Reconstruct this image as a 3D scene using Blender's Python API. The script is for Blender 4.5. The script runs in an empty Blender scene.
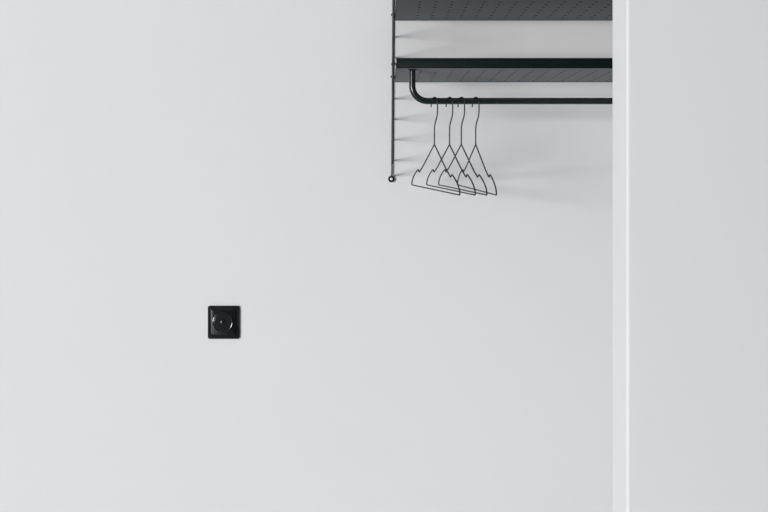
import bpy, bmesh, math
from mathutils import Vector, Matrix

# ------------------------------------------------------------------ camera, world, light, exposure
scene = bpy.context.scene
COL = scene.collection
F = 980.0            # focal length in pixels of the 768 x 512 frame
VX, VY = 385.0, 180.0
D = 2.45             # camera to back wall
EYE = 1.5
cam_d = bpy.data.cameras.new('camera')
cam_d.sensor_width = 36.0
cam_d.lens = F / 768 * 36.0
cam_d.shift_x = (384 - VX) / 768
cam_d.shift_y = -(256 - VY) / 768
cam_d.clip_start = 0.02
cam = bpy.data.objects.new('camera', cam_d)
cam.location = (0, -D, EYE)
cam.rotation_euler = (math.pi / 2, 0, 0)
COL.objects.link(cam)
scene.camera = cam

w = bpy.data.worlds.new('room_daylight')
w.use_nodes = True
scene.world = w
wn = w.node_tree.nodes; wl = w.node_tree.links
bg = wn['Background']
bg.inputs['Color'].default_value = (0.93, 0.96, 1.0, 1)
bg.inputs['Strength'].default_value = 0.06

def area(name, loc, target, sx, sy, power, col):
    l = bpy.data.lights.new(name, 'AREA')
    l.shape = 'RECTANGLE'; l.size = sx; l.size_y = sy; l.energy = power; l.color = col
    o = bpy.data.objects.new(name, l); COL.objects.link(o)
    o.location = loc
    o.rotation_euler = (Vector(target) - Vector(loc)).to_track_quat('-Z', 'Y').to_euler()
    return o

# tall window on the left of the room and a second, lower opening with a glass door
area('window_daylight', (-7.4, -10.3, 1.2), (0.6, 0, 1.6), 4.8, 2.6, 1210, (1.0, 0.987, 0.975))
area('side_window_daylight', (-4.4, -2.2, 1.86), (0.3, 0, 1.6), 1.0, 0.16, 1.4, (1.0, 0.99, 0.98))
area('glass_door_daylight', (-4.4, -2.2, 1.12), (0.3, 0, 1.6), 1.0, 0.20, 0.9, (0.9, 0.95, 1.0))
# added cool fill lamp on the floor, lifts shelf undersides and lower wall
fl = area('floor_fill', (-3.4, -5.0, 1.9), (0.3, -2.3, 0.0), 2.4, 1.6, 11, (0.70, 0.86, 1.0))
fl.data.spread = math.radians(60)

scene.view_settings.view_transform = 'Standard'
scene.view_settings.look = 'None'
scene.view_settings.gamma = 1
scene.view_settings.use_curve_mapping = False
scene.view_settings.exposure = 0.0

# ------------------------------------------------------------------ materials
def principled(name, col, rough=0.5, spec=0.5, metal=0.0):
    m = bpy.data.materials.new(name); m.use_nodes = True
    b = m.node_tree.nodes['Principled BSDF']
    b.inputs['Base Color'].default_value = (*col, 1)
    b.inputs['Roughness'].default_value = rough
    b.inputs['Specular IOR Level'].default_value = spec
    b.inputs['Metallic'].default_value = metal
    return m

def add_noise(m, scale, bump=0.1, dist=0.001, colvar=0.0, rough_var=0.0):
    nt = m.node_tree; n = nt.nodes; l = nt.links; b = n['Principled BSDF']
    tc = n.new('ShaderNodeTexCoord')
    no = n.new('ShaderNodeTexNoise'); no.inputs['Scale'].default_value = scale
    no.inputs['Detail'].default_value = 5
    l.new(tc.outputs['Object'], no.inputs['Vector'])
    if bump:
        bp = n.new('ShaderNodeBump'); bp.inputs['Strength'].default_value = bump
        bp.inputs['Distance'].default_value = dist
        l.new(no.outputs['Fac'], bp.inputs['Height']); l.new(bp.outputs['Normal'], b.inputs['Normal'])
    if colvar:
        n2 = n.new('ShaderNodeTexNoise'); n2.inputs['Scale'].default_value = 3.0
        l.new(tc.outputs['Object'], n2.inputs['Vector'])
        c = b.inputs['Base Color'].default_value[:]
        mx = n.new('ShaderNodeMix'); mx.data_type = 'RGBA'
        mx.inputs['A'].default_value = [v * (1 - colvar) for v in c[:3]] + [1]
        mx.inputs['B'].default_value = [v * (1 + colvar) for v in c[:3]] + [1]
        l.new(n2.outputs['Fac'], mx.inputs['Factor']); l.new(mx.outputs['Result'], b.inputs['Base Color'])
    return m

M_wall = add_noise(principled('grey_white_wall_paint', (0.768, 0.768, 0.771), 0.8, 0.25), 260, 0.12, 0.0006, 0.008)
M_white = add_noise(principled('white_wall_paint', (0.76, 0.76, 0.755), 0.8, 0.15), 220, 0.08, 0.0005)
M_floor = add_noise(principled('pale_floor', (0.56, 0.64, 0.71), 0.45, 0.4), 40, 0.05, 0.001, 0.05)
M_ceil = principled('ceiling_paint', (0.82, 0.82, 0.82), 0.9, 0.2)
M_coat = add_noise(principled('dark_green_powder_coat', (0.0015, 0.0062, 0.0060), 0.5, 0.12), 900, 0.06, 0.0002)
_b = M_coat.node_tree.nodes['Principled BSDF']      # fine dusty sheen of a matt powder coat
_b.inputs['Sheen Weight'].default_value = 0.16
_b.inputs['Sheen Roughness'].default_value = 0.3
_b.inputs['Sheen Tint'].default_value = (0.80, 0.90, 1.0, 1)
M_tube = principled('black_lacquered_tube', (0.005, 0.009, 0.0095), 0.2, 0.5)
M_wire = principled('black_lacquered_wire', (0.005, 0.007, 0.008), 0.42, 0.35)
M_bake = add_noise(principled('black_bakelite', (0.0035, 0.005, 0.005), 0.24, 0.4), 60, 0.03, 0.0004)
M_gloss = principled('polished_black_bakelite', (0.004, 0.0055, 0.0055), 0.12, 0.6)
M_screw = principled('pale_screw_metal', (0.75, 0.75, 0.74), 0.35, 0.5, 0.2)

# ------------------------------------------------------------------ mesh helpers
def obj(name, bm, mat, parent=None, smooth=True):
    bmesh.ops.recalc_face_normals(bm, faces=bm.faces)
    me = bpy.data.meshes.new(name); bm.to_mesh(me); bm.free()
    me.materials.append(mat)
    o = bpy.data.objects.new(name, me); COL.objects.link(o)
    if smooth:
        for p in me.polygons: p.use_smooth = True
        try: me.set_sharp_from_angle(angle=math.radians(35))
        except Exception: pass
    if parent: o.parent = parent
    return o

def thing(name, label, cat, loc=(0, 0, 0), group=None):
    o = bpy.data.objects.new(name, None); COL.objects.link(o)
    o.location = loc; o.empty_display_size = 0.05
    o['label'] = label; o['category'] = cat
    if group: o['group'] = group
    return o

def box(bm, x0, x1, y0, y1, z0, z1, bev=0.0, seg=2):
    r = bmesh.ops.create_cube(bm, size=1)
    vs = r['verts']
    bmesh.ops.scale(bm, vec=(x1 - x0, y1 - y0, z1 - z0), verts=vs)
    bmesh.ops.translate(bm, vec=((x0 + x1) / 2, (y0 + y1) / 2, (z0 + z1) / 2), verts=vs)
    if bev:
        es = list({e for v in vs for e in v.link_edges})
        bmesh.ops.bevel(bm, geom=es, offset=bev, segments=seg, profile=0.5, affect='EDGES')
    return bm

def tube(bm, pts, r, n=12, closed=False, caps=True):
    P = [Vector(p) for p in pts]; N = len(P); rings = []
    def tan(i):
        if closed: return (P[(i + 1) % N] - P[(i - 1) % N]).normalized()
        a = P[max(i - 1, 0)]; b = P[min(i + 1, N - 1)]
        return (b - a).normalized()
    t = tan(0)
    up = Vector((0, 0, 1)) if abs(t.z) < 0.9 else Vector((1, 0, 0))
    nrm = (up - t * up.dot(t)).normalized()
    for i in range(N):
        t2 = tan(i)
        q = t.rotation_difference(t2); nrm = q @ nrm; t = t2
        nrm = (nrm - t * nrm.dot(t)).normalized(); bi = t.cross(nrm)
        rr = r[i] if isinstance(r, (list, tuple)) else r
        rings.append([bm.verts.new(P[i] + (nrm * math.cos(2 * math.pi * k / n) + bi * math.sin(2 * math.pi * k / n)) * rr) for k in range(n)])
    for i in range(N if closed else N - 1):
        a = rings[i]; b = rings[(i + 1) % N]
        for k in range(n):
            bm.faces.new((a[k], a[(k + 1) % n], b[(k + 1) % n], b[k]))
    if not closed and caps:
        bm.faces.new(rings[0]); bm.faces.new(rings[-1])
    return bm

def fillet(pts, rad, seg=8):
    """polyline with rounded corners"""
    P = [Vector(p) for p in pts]; out = [P[0]]
    for i in range(1, len(P) - 1):
        a = (P[i - 1] - P[i]); b = (P[i + 1] - P[i])
        rr = rad[i - 1] if isinstance(rad, (list, tuple)) else rad
        ang = a.angle(b)
        d = min(rr / math.tan(ang / 2), a.length * 0.49, b.length * 0.49)
        p0 = P[i] + a.normalized() * d; p1 = P[i] + b.normalized() * d
        r2 = d * math.tan(ang / 2)
        c = P[i] + (a.normalized() + b.normalized()).normalized() * (r2 / math.sin(ang / 2))
        v0 = p0 - c; v1 = p1 - c; q = v0.angle(v1)
        for k in range(seg + 1):
            t = k / seg
            out.append(c + (v0 * math.sin((1 - t) * q) + v1 * math.sin(t * q)) / math.sin(q) if q > 1e-4 else p0.lerp(p1, t))
    out.append(P[-1])
    return out

def lathe_y(bm, prof, cx, cz, n=64, cap=True):
    """revolve (radius, y) around the y axis"""
    rings = []
    for r, y in prof:
        rings.append([bm.verts.new((cx + r * math.cos(2 * math.pi * k / n), y, cz + r * math.sin(2 * math.pi * k / n))) for k in range(n)])
    for a, b in zip(rings, rings[1:]):
        for k in range(n):
            bm.faces.new((a[k], a[(k + 1) % n], b[(k + 1) % n], b[k]))
    if cap:
        bm.faces.new(rings[0]); bm.faces.new(rings[-1])
    return bm

def struct(name, bm, mat):
    o = obj(name, bm, mat, None, False); o['kind'] = 'structure'
    return o

# ------------------------------------------------------------------ the room
struct('wall_back', box(bmesh.new(), -4.0, 1.6, 0.0, 0.15, 0, 2.75), M_wall)
struct('floor', box(bmesh.new(), -4.0, 1.6, -6.0, 0.15, -0.1, 0.0), M_floor)
struct('ceiling', box(bmesh.new(), -4.0, 1.6, -4.2, 0.15, 2.75, 2.85), M_ceil)
JX = (612 - VX) / F * 1.80      # the reveal of the opening runs from 1.80 m to 1.69 m from the camera
JY = -(D - 1.69)
struct('wall_right', box(bmesh.new(), JX, 1.6, JY, JY + 0.11, 0, 2.75, 0.005, 4), M_white)

# ------------------------------------------------------------------ ladder-shaped side panel of the shelving
LX = 0.0168; RR = 0.0021
YF, YB = -0.297, -0.0052
RUNGS = [1.549 + 0.0513 * k for k in range(14)]
TOP = RUNGS[-1] + 0.014
lad = thing('shelf_ladder_panel', 'thin black wire ladder panel on the wall carrying the left ends of both shelves', 'shelf support', (LX, 0, 1.49))
def at(o, p): return (p[0] - o.location.x, p[1] - o.location.y, p[2] - o.location.z)
def L(p): return at(lad, p)
pts = fillet([(LX + .0056, YB, TOP + 0.02), (LX + .0054, YF, TOP), (LX, YF, 1.537), (LX, YB - 0.001, 1.5105)], [0.012, 0.006], 8)
obj('front_rail', tube(bmesh.new(), [L(p) for p in pts], RR, 12), M_wire, lad)
obj('back_rail', tube(bmesh.new(), [L((LX + .0056, YB, TOP + 0.045)), L((LX + .0004, YB, 1.5135))], RR * 0.95, 12), M_wire, lad)
r0 = None
for z in RUNGS:
    if r0 is None:
        r0 = obj('rung', tube(bmesh.new(), [(0, YF, 0), (0, YB, 0)], 0.0021, 10), M_wire, lad); o = r0
    else:
        o = r0.copy(); COL.objects.link(o); o.parent = lad
    o.location = (0.0056 * (z - 1.51) / (TOP - 1.51), 0, z - lad.location.z)
for ez in (1.5025, TOP + 0.052):
    ex = LX if ez < 1.6 else LX + .0056
    eye = obj('wall_eye', tube(bmesh.new(), [L((ex - .0008 + 0.0056 * math.cos(t), YB, ez + 0.0058 * math.sin(t))) for t in [2 * math.pi * k / 28 for k in range(28)]], 0.0026, 10, closed=True), M_wire, lad)
    bm = bmesh.new()
    lathe_y(bm, [(0.0, 0.0), (0.0042, 0.0), (0.0042, YB + 0.002), (0.0032, YB - 0.0016), (0.0008, YB - 0.0022)], ex - .0008 - lad.location.x, ez - lad.location.z, 24)
    s = obj('screw', bm, M_screw, eye); s['label'] = 'pale metal screw head'

# ------------------------------------------------------------------ shelves
SX0, SX1 = 0.025, 0.803
SY0, SY1 = -0.305, -0.005
H = 0.0225; TH = 0.0014
def perforated(bm):
    px, py = 0.0358, 0.036
    xs = [0.0]; ys = [0.0]
    nx = int((SX1 - SX0 - 0.02) / px); ny = int((SY1 - SY0 - 0.02) / py)
    mx = 0.0545; my = ((SY1 - SY0) - py * ny) / 2 + 0.006
    W = SX1 - SX0; Dp = SY1 - SY0
    gx = [0.0] + [mx - 0.018 + px * i for i in range(nx)] + [W]
    gx = [g for g in gx if g <= W]
    gy = [0.0] + [my + py * i for i in range(ny + 1)] + [Dp]
    gy = [g for g in gy if g <= Dp]
    V = {}
    def v(i, j):
        if (i, j) not in V: V[i, j] = bm.verts.new((gx[i], gy[j], 0))
        return V[i, j]
    for i in range(len(gx) - 1):
        for j in range(len(gy) - 1):
            c = [v(i, j), v(i + 1, j), v(i + 1, j + 1), v(i, j + 1)]
            full = abs(gx[i + 1] - gx[i] - px) < 1e-4 and abs(gy[j + 1] - gy[j] - py) < 1e-4
            if not full:
                bm.faces.new(c); continue
            cx = (gx[i] + gx[i + 1]) / 2; cy = (gy[j] + gy[j + 1]) / 2
            ring = [bm.verts.new((cx + 0.0036 * math.cos(a), cy + 0.0036 * math.sin(a), 0)) for a in [math.radians(-135 + 22.5 * k) for k in range(16)]]
            for k in range(4):
                seq = [ring[(4 * k + q) % 16] for q in range(5)]
                bm.faces.new([c[k], c[(k + 1) % 4]] + seq[::-1])
    bmesh.ops.recalc_face_normals(bm, faces=bm.faces)
    r = bmesh.ops.extrude_face_region(bm, geom=bm.faces[:])
    vs = [e for e in r['geom'] if isinstance(e, bmesh.types.BMVert)]
    bmesh.ops.translate(bm, vec=(0, 0, TH), verts=vs)
    return bm

def make_shelf(z, label):
    t = thing('wall_shelf', label, 'shelf', (SX0, SY0, z), 'perforated metal wall shelves')
    W = SX1 - SX0; Dp = SY1 - SY0
    obj('shelf_deck', perforated(bmesh.new()), M_coat, t, False)
    obj('front_edge', box(bmesh.new(), -0.0002, W, -0.0012, 0.0012, -0.0002, H, 0.0005), M_coat, t)
    obj('back_edge', box(bmesh.new(), -0.0002, W, Dp - 0.0012, Dp, -0.0006, H * 0.8, 0.0005), M_coat, t)
    for x in (0, W - 0.0014):
        obj('side_edge', box(bmesh.new(), x, x + 0.0014, 0.001, Dp - 0.001, 0, H * 0.8, 0.0005), M_coat, t)
    rz = min(RUNGS, key=lambda q: abs(q - (z + 0.010))) - z      # rung that carries this shelf
    for y in (0.016, Dp - 0.014):
        # bent strap: from the side edge over the rung and down behind it
        lx = LX + 0.0056 * (rz + z - 1.51) / (TOP - 1.51) - SX0
        p = fillet([(0.001, y, rz - 0.004), (-0.0025, y, rz + 0.0038), (lx - 0.0036, y, rz + 0.0036), (lx - 0.0038, y, rz - 0.0012)], 0.0015, 4)
        obj('hook', tube(bmesh.new(), p, 0.0013, 8), M_coat, t)
    return t
SZ_LOW, SZ_UP = 1.7445, 1.8985
make_shelf(SZ_LOW, 'dark green perforated metal shelf directly above the clothes rail, its front edge in view')
make_shelf(SZ_UP, 'upper dark perforated metal shelf cut off by the top of the picture')

# ------------------------------------------------------------------ clothes rail
RY = -0.280; RZ = 1.6747; RAD = 0.0071; RX0 = 0.0605; RX1 = SX1 - 0.036
rail = thing('clothes_rail', 'black tubular clothes rail with rounded corner screwed under the lower shelf', 'clothes rail', (RX0, RY, RZ))
p = fillet([(0, 0, SZ_LOW - RZ - 0.002), (0, 0, 0), (RX1 - RX0, 0, 0), (RX1 - RX0, 0, SZ_LOW - RZ - 0.002)], 0.034, 14)
obj('tube', tube(bmesh.new(), p, RAD, 24), M_tube, rail)
for x in (0, RX1 - RX0):
    bm = bmesh.new()
    box(bm, x - 0.0095, x + 0.0095, -0.0085, 0.0085, SZ_LOW - RZ - 0.0032, SZ_LOW - RZ - 0.0003, 0.001)
    obj('mounting_plate', bm, M_tube, rail)

# ------------------------------------------------------------------ coat hangers
AP = RZ + RAD + 0.0012 - 0.1042        # height of the point where the shoulders meet
def hook_bm():
    r = 0.011; cz = 0.0932
    p = [(0, 0, -0.001), (0, 0, 0.030), (0.0006, 0, 0.040), (0.003, 0, 0.048), (0.0085, 0, 0.060), (0.0106, 0, 0.068), (r, 0, 0.078), (r, 0, 0.086)]
    a = [Vector(q) for q in p]
    for k in range(0, 19):
        t = math.pi * k / 18
        a.append(Vector((r * math.cos(t), 0, cz + r * math.sin(t))))
    a += [Vector((-r, 0, 0.088)), Vector((-r - 0.0008, 0, 0.0835))]
    return tube(bmesh.new(), a, 0.0015, 10)
def frame_bm():
    half = [(0.0, 0.0), (0.030, -0.0165), (0.065, -0.036), (0.100, -0.055), (0.116, -0.062), (0.1245, -0.0660), (0.1285, -0.0665),
            (0.1325, -0.0620), (0.1370, -0.0610), (0.146, -0.0640), (0.160, -0.0700), (0.176, -0.0785), (0.187, -0.087), (0.1925, -0.0955), (0.1920, -0.1000)]
    # tilt of the wire frame against its neck
    pts = [(x, z) for x, z in half] + [(-x, z) for x, z in half[::-1][:-1]]
    P = [Vector((x, 0, z)) for x, z in pts]
    RADII = [0.05, 0.05, 0.05, 0.02, 0.004, 0.0022, 0.0022, 0.004, 0.02, 0.03, 0.03, 0.02, 0.02, 0.004]
    out = fillet([P[-1].lerp(P[0], 0.5)] + P[:1] + P[1:] + [P[-1].lerp(P[0], 0.5)], [0.002] + RADII + RADII[::-1], 3)[:-1]
    q = [out[0]]
    for v in out[1:]:
        if (v - q[-1]).length > 0.0004: q.append(v)
    out = q
    R = Matrix.Rotation(math.radians(2.8), 4, 'Y')
    return tube(bmesh.new(), [R @ q for q in out], 0.0015, 8, closed=True)
# local +x of hanger points towards the viewer and slightly right
def yaw(deg): return math.radians(-90 + deg)
def make_hanger(label):
    t = thing('wire_coat_hanger', label, 'hanger', (0, 0, 0), 'black wire hangers on the clothes rail')
    hk = obj('hook', hook_bm(), M_wire, t)
    fr = obj('shoulder_frame', frame_bm(), M_wire, t)
    return t
spots = [(434.4, 13.1, 'leftmost black wire coat hanger on the rail, nearest the rounded corner of the rail'),
         (449.5, 12.4, 'second black wire coat hanger from the left of the four on the rail'),
         (461.3, 11.6, 'third black wire coat hanger from the left, reaching lowest of the four'),
         (475.7, 7.6, 'rightmost black wire coat hanger on the rail, turned furthest edge-on')]
src = make_hanger(spots[0][2])
sc = F / (D + RY)
for i, (px, dg, lab) in enumerate(spots):
    if i == 0: t = src; kids = list(src.children)
    else:
        t = src.copy(); COL.objects.link(t); kids = []
        for c in src.children:
            d = c.copy(); COL.objects.link(d); d.parent = t; kids.append(d)
        t['label'] = lab
    t.location = ((px - VX) / sc, RY, AP)
    t.rotation_euler = (0, 0, yaw(dg))
    for c in kids:
        if c.name.startswith('hook'): c.rotation_euler = (0, 0, math.radians(36 - dg))

# ------------------------------------------------------------------ wall switch
SWX = (224.0 - VX) / 400; SWZ = EYE - (322.1 - VY) / 400
sw = thing('wall_switch', 'square black switch with a round ring in its face, alone on the pale wall', 'switch', (SWX, 0, SWZ))
def rrect(bm, hw, hh, r, y, cx=0, cz=0, n=6):
    vs = []
    for (sx, sz, a0) in ((1, 1, 0), (-1, 1, 90), (-1, -1, 180), (1, -1, 270)):
        for k in range(n + 1):
            a = math.radians(a0 + 90 * k / n)
            vs.append(bm.verts.new((cx + sx * (hw - r) + r * math.cos(a), y, cz + sz * (hh - r) + r * math.sin(a))))
    return vs
def loft(bm, loops):
    n = len(loops[0])
    for a, b in zip(loops, loops[1:]):
        for k in range(n): bm.faces.new((a[k], a[(k + 1) % n], b[(k + 1) % n], b[k]))
    bm.faces.new(loops[0]); bm.faces.new(loops[-1])
bm = bmesh.new()
loft(bm, [rrect(bm, .0395, .0412, .0050, 0), rrect(bm, .0398, .0415, .0050, -.0035), rrect(bm, .0393, .0410, .0048, -.0050),
          rrect(bm, .0380, .0397, .0045, -.0058), rrect(bm, .0300, .0315, .004, -.0108), rrect(bm, .0292, .0307, .0035, -.0110)])
obj('cover_frame', bm, M_bake, sw)
bm = bmesh.new()
cx, cz = -.0014, .0008
lathe_y(bm, [(.0253, -.0108), (.0251, -.0124), (.0238, -.01277), (.0225, -.0124), (.0223, -.0108)], cx, cz, 120, cap=False)
obj('ring', bm, M_gloss, sw, False)
bm = bmesh.new()
lathe_y(bm, [(.0219, -.0108), (.0217, -.0118), (.0208, -.0121), (.0125, -.0121), (.0118, -.0114), (.0060, -.0114)], cx, cz, 96)
obj('dial', bm, M_bake, sw, False)
bm = bmesh.new()
lathe_y(bm, [(.0060, -.0110), (.0058, -.0150), (.0046, -.0164), (.0020, -.0170)], cx, cz + .001, 40)
obj('knob', bm, M_bake, sw)
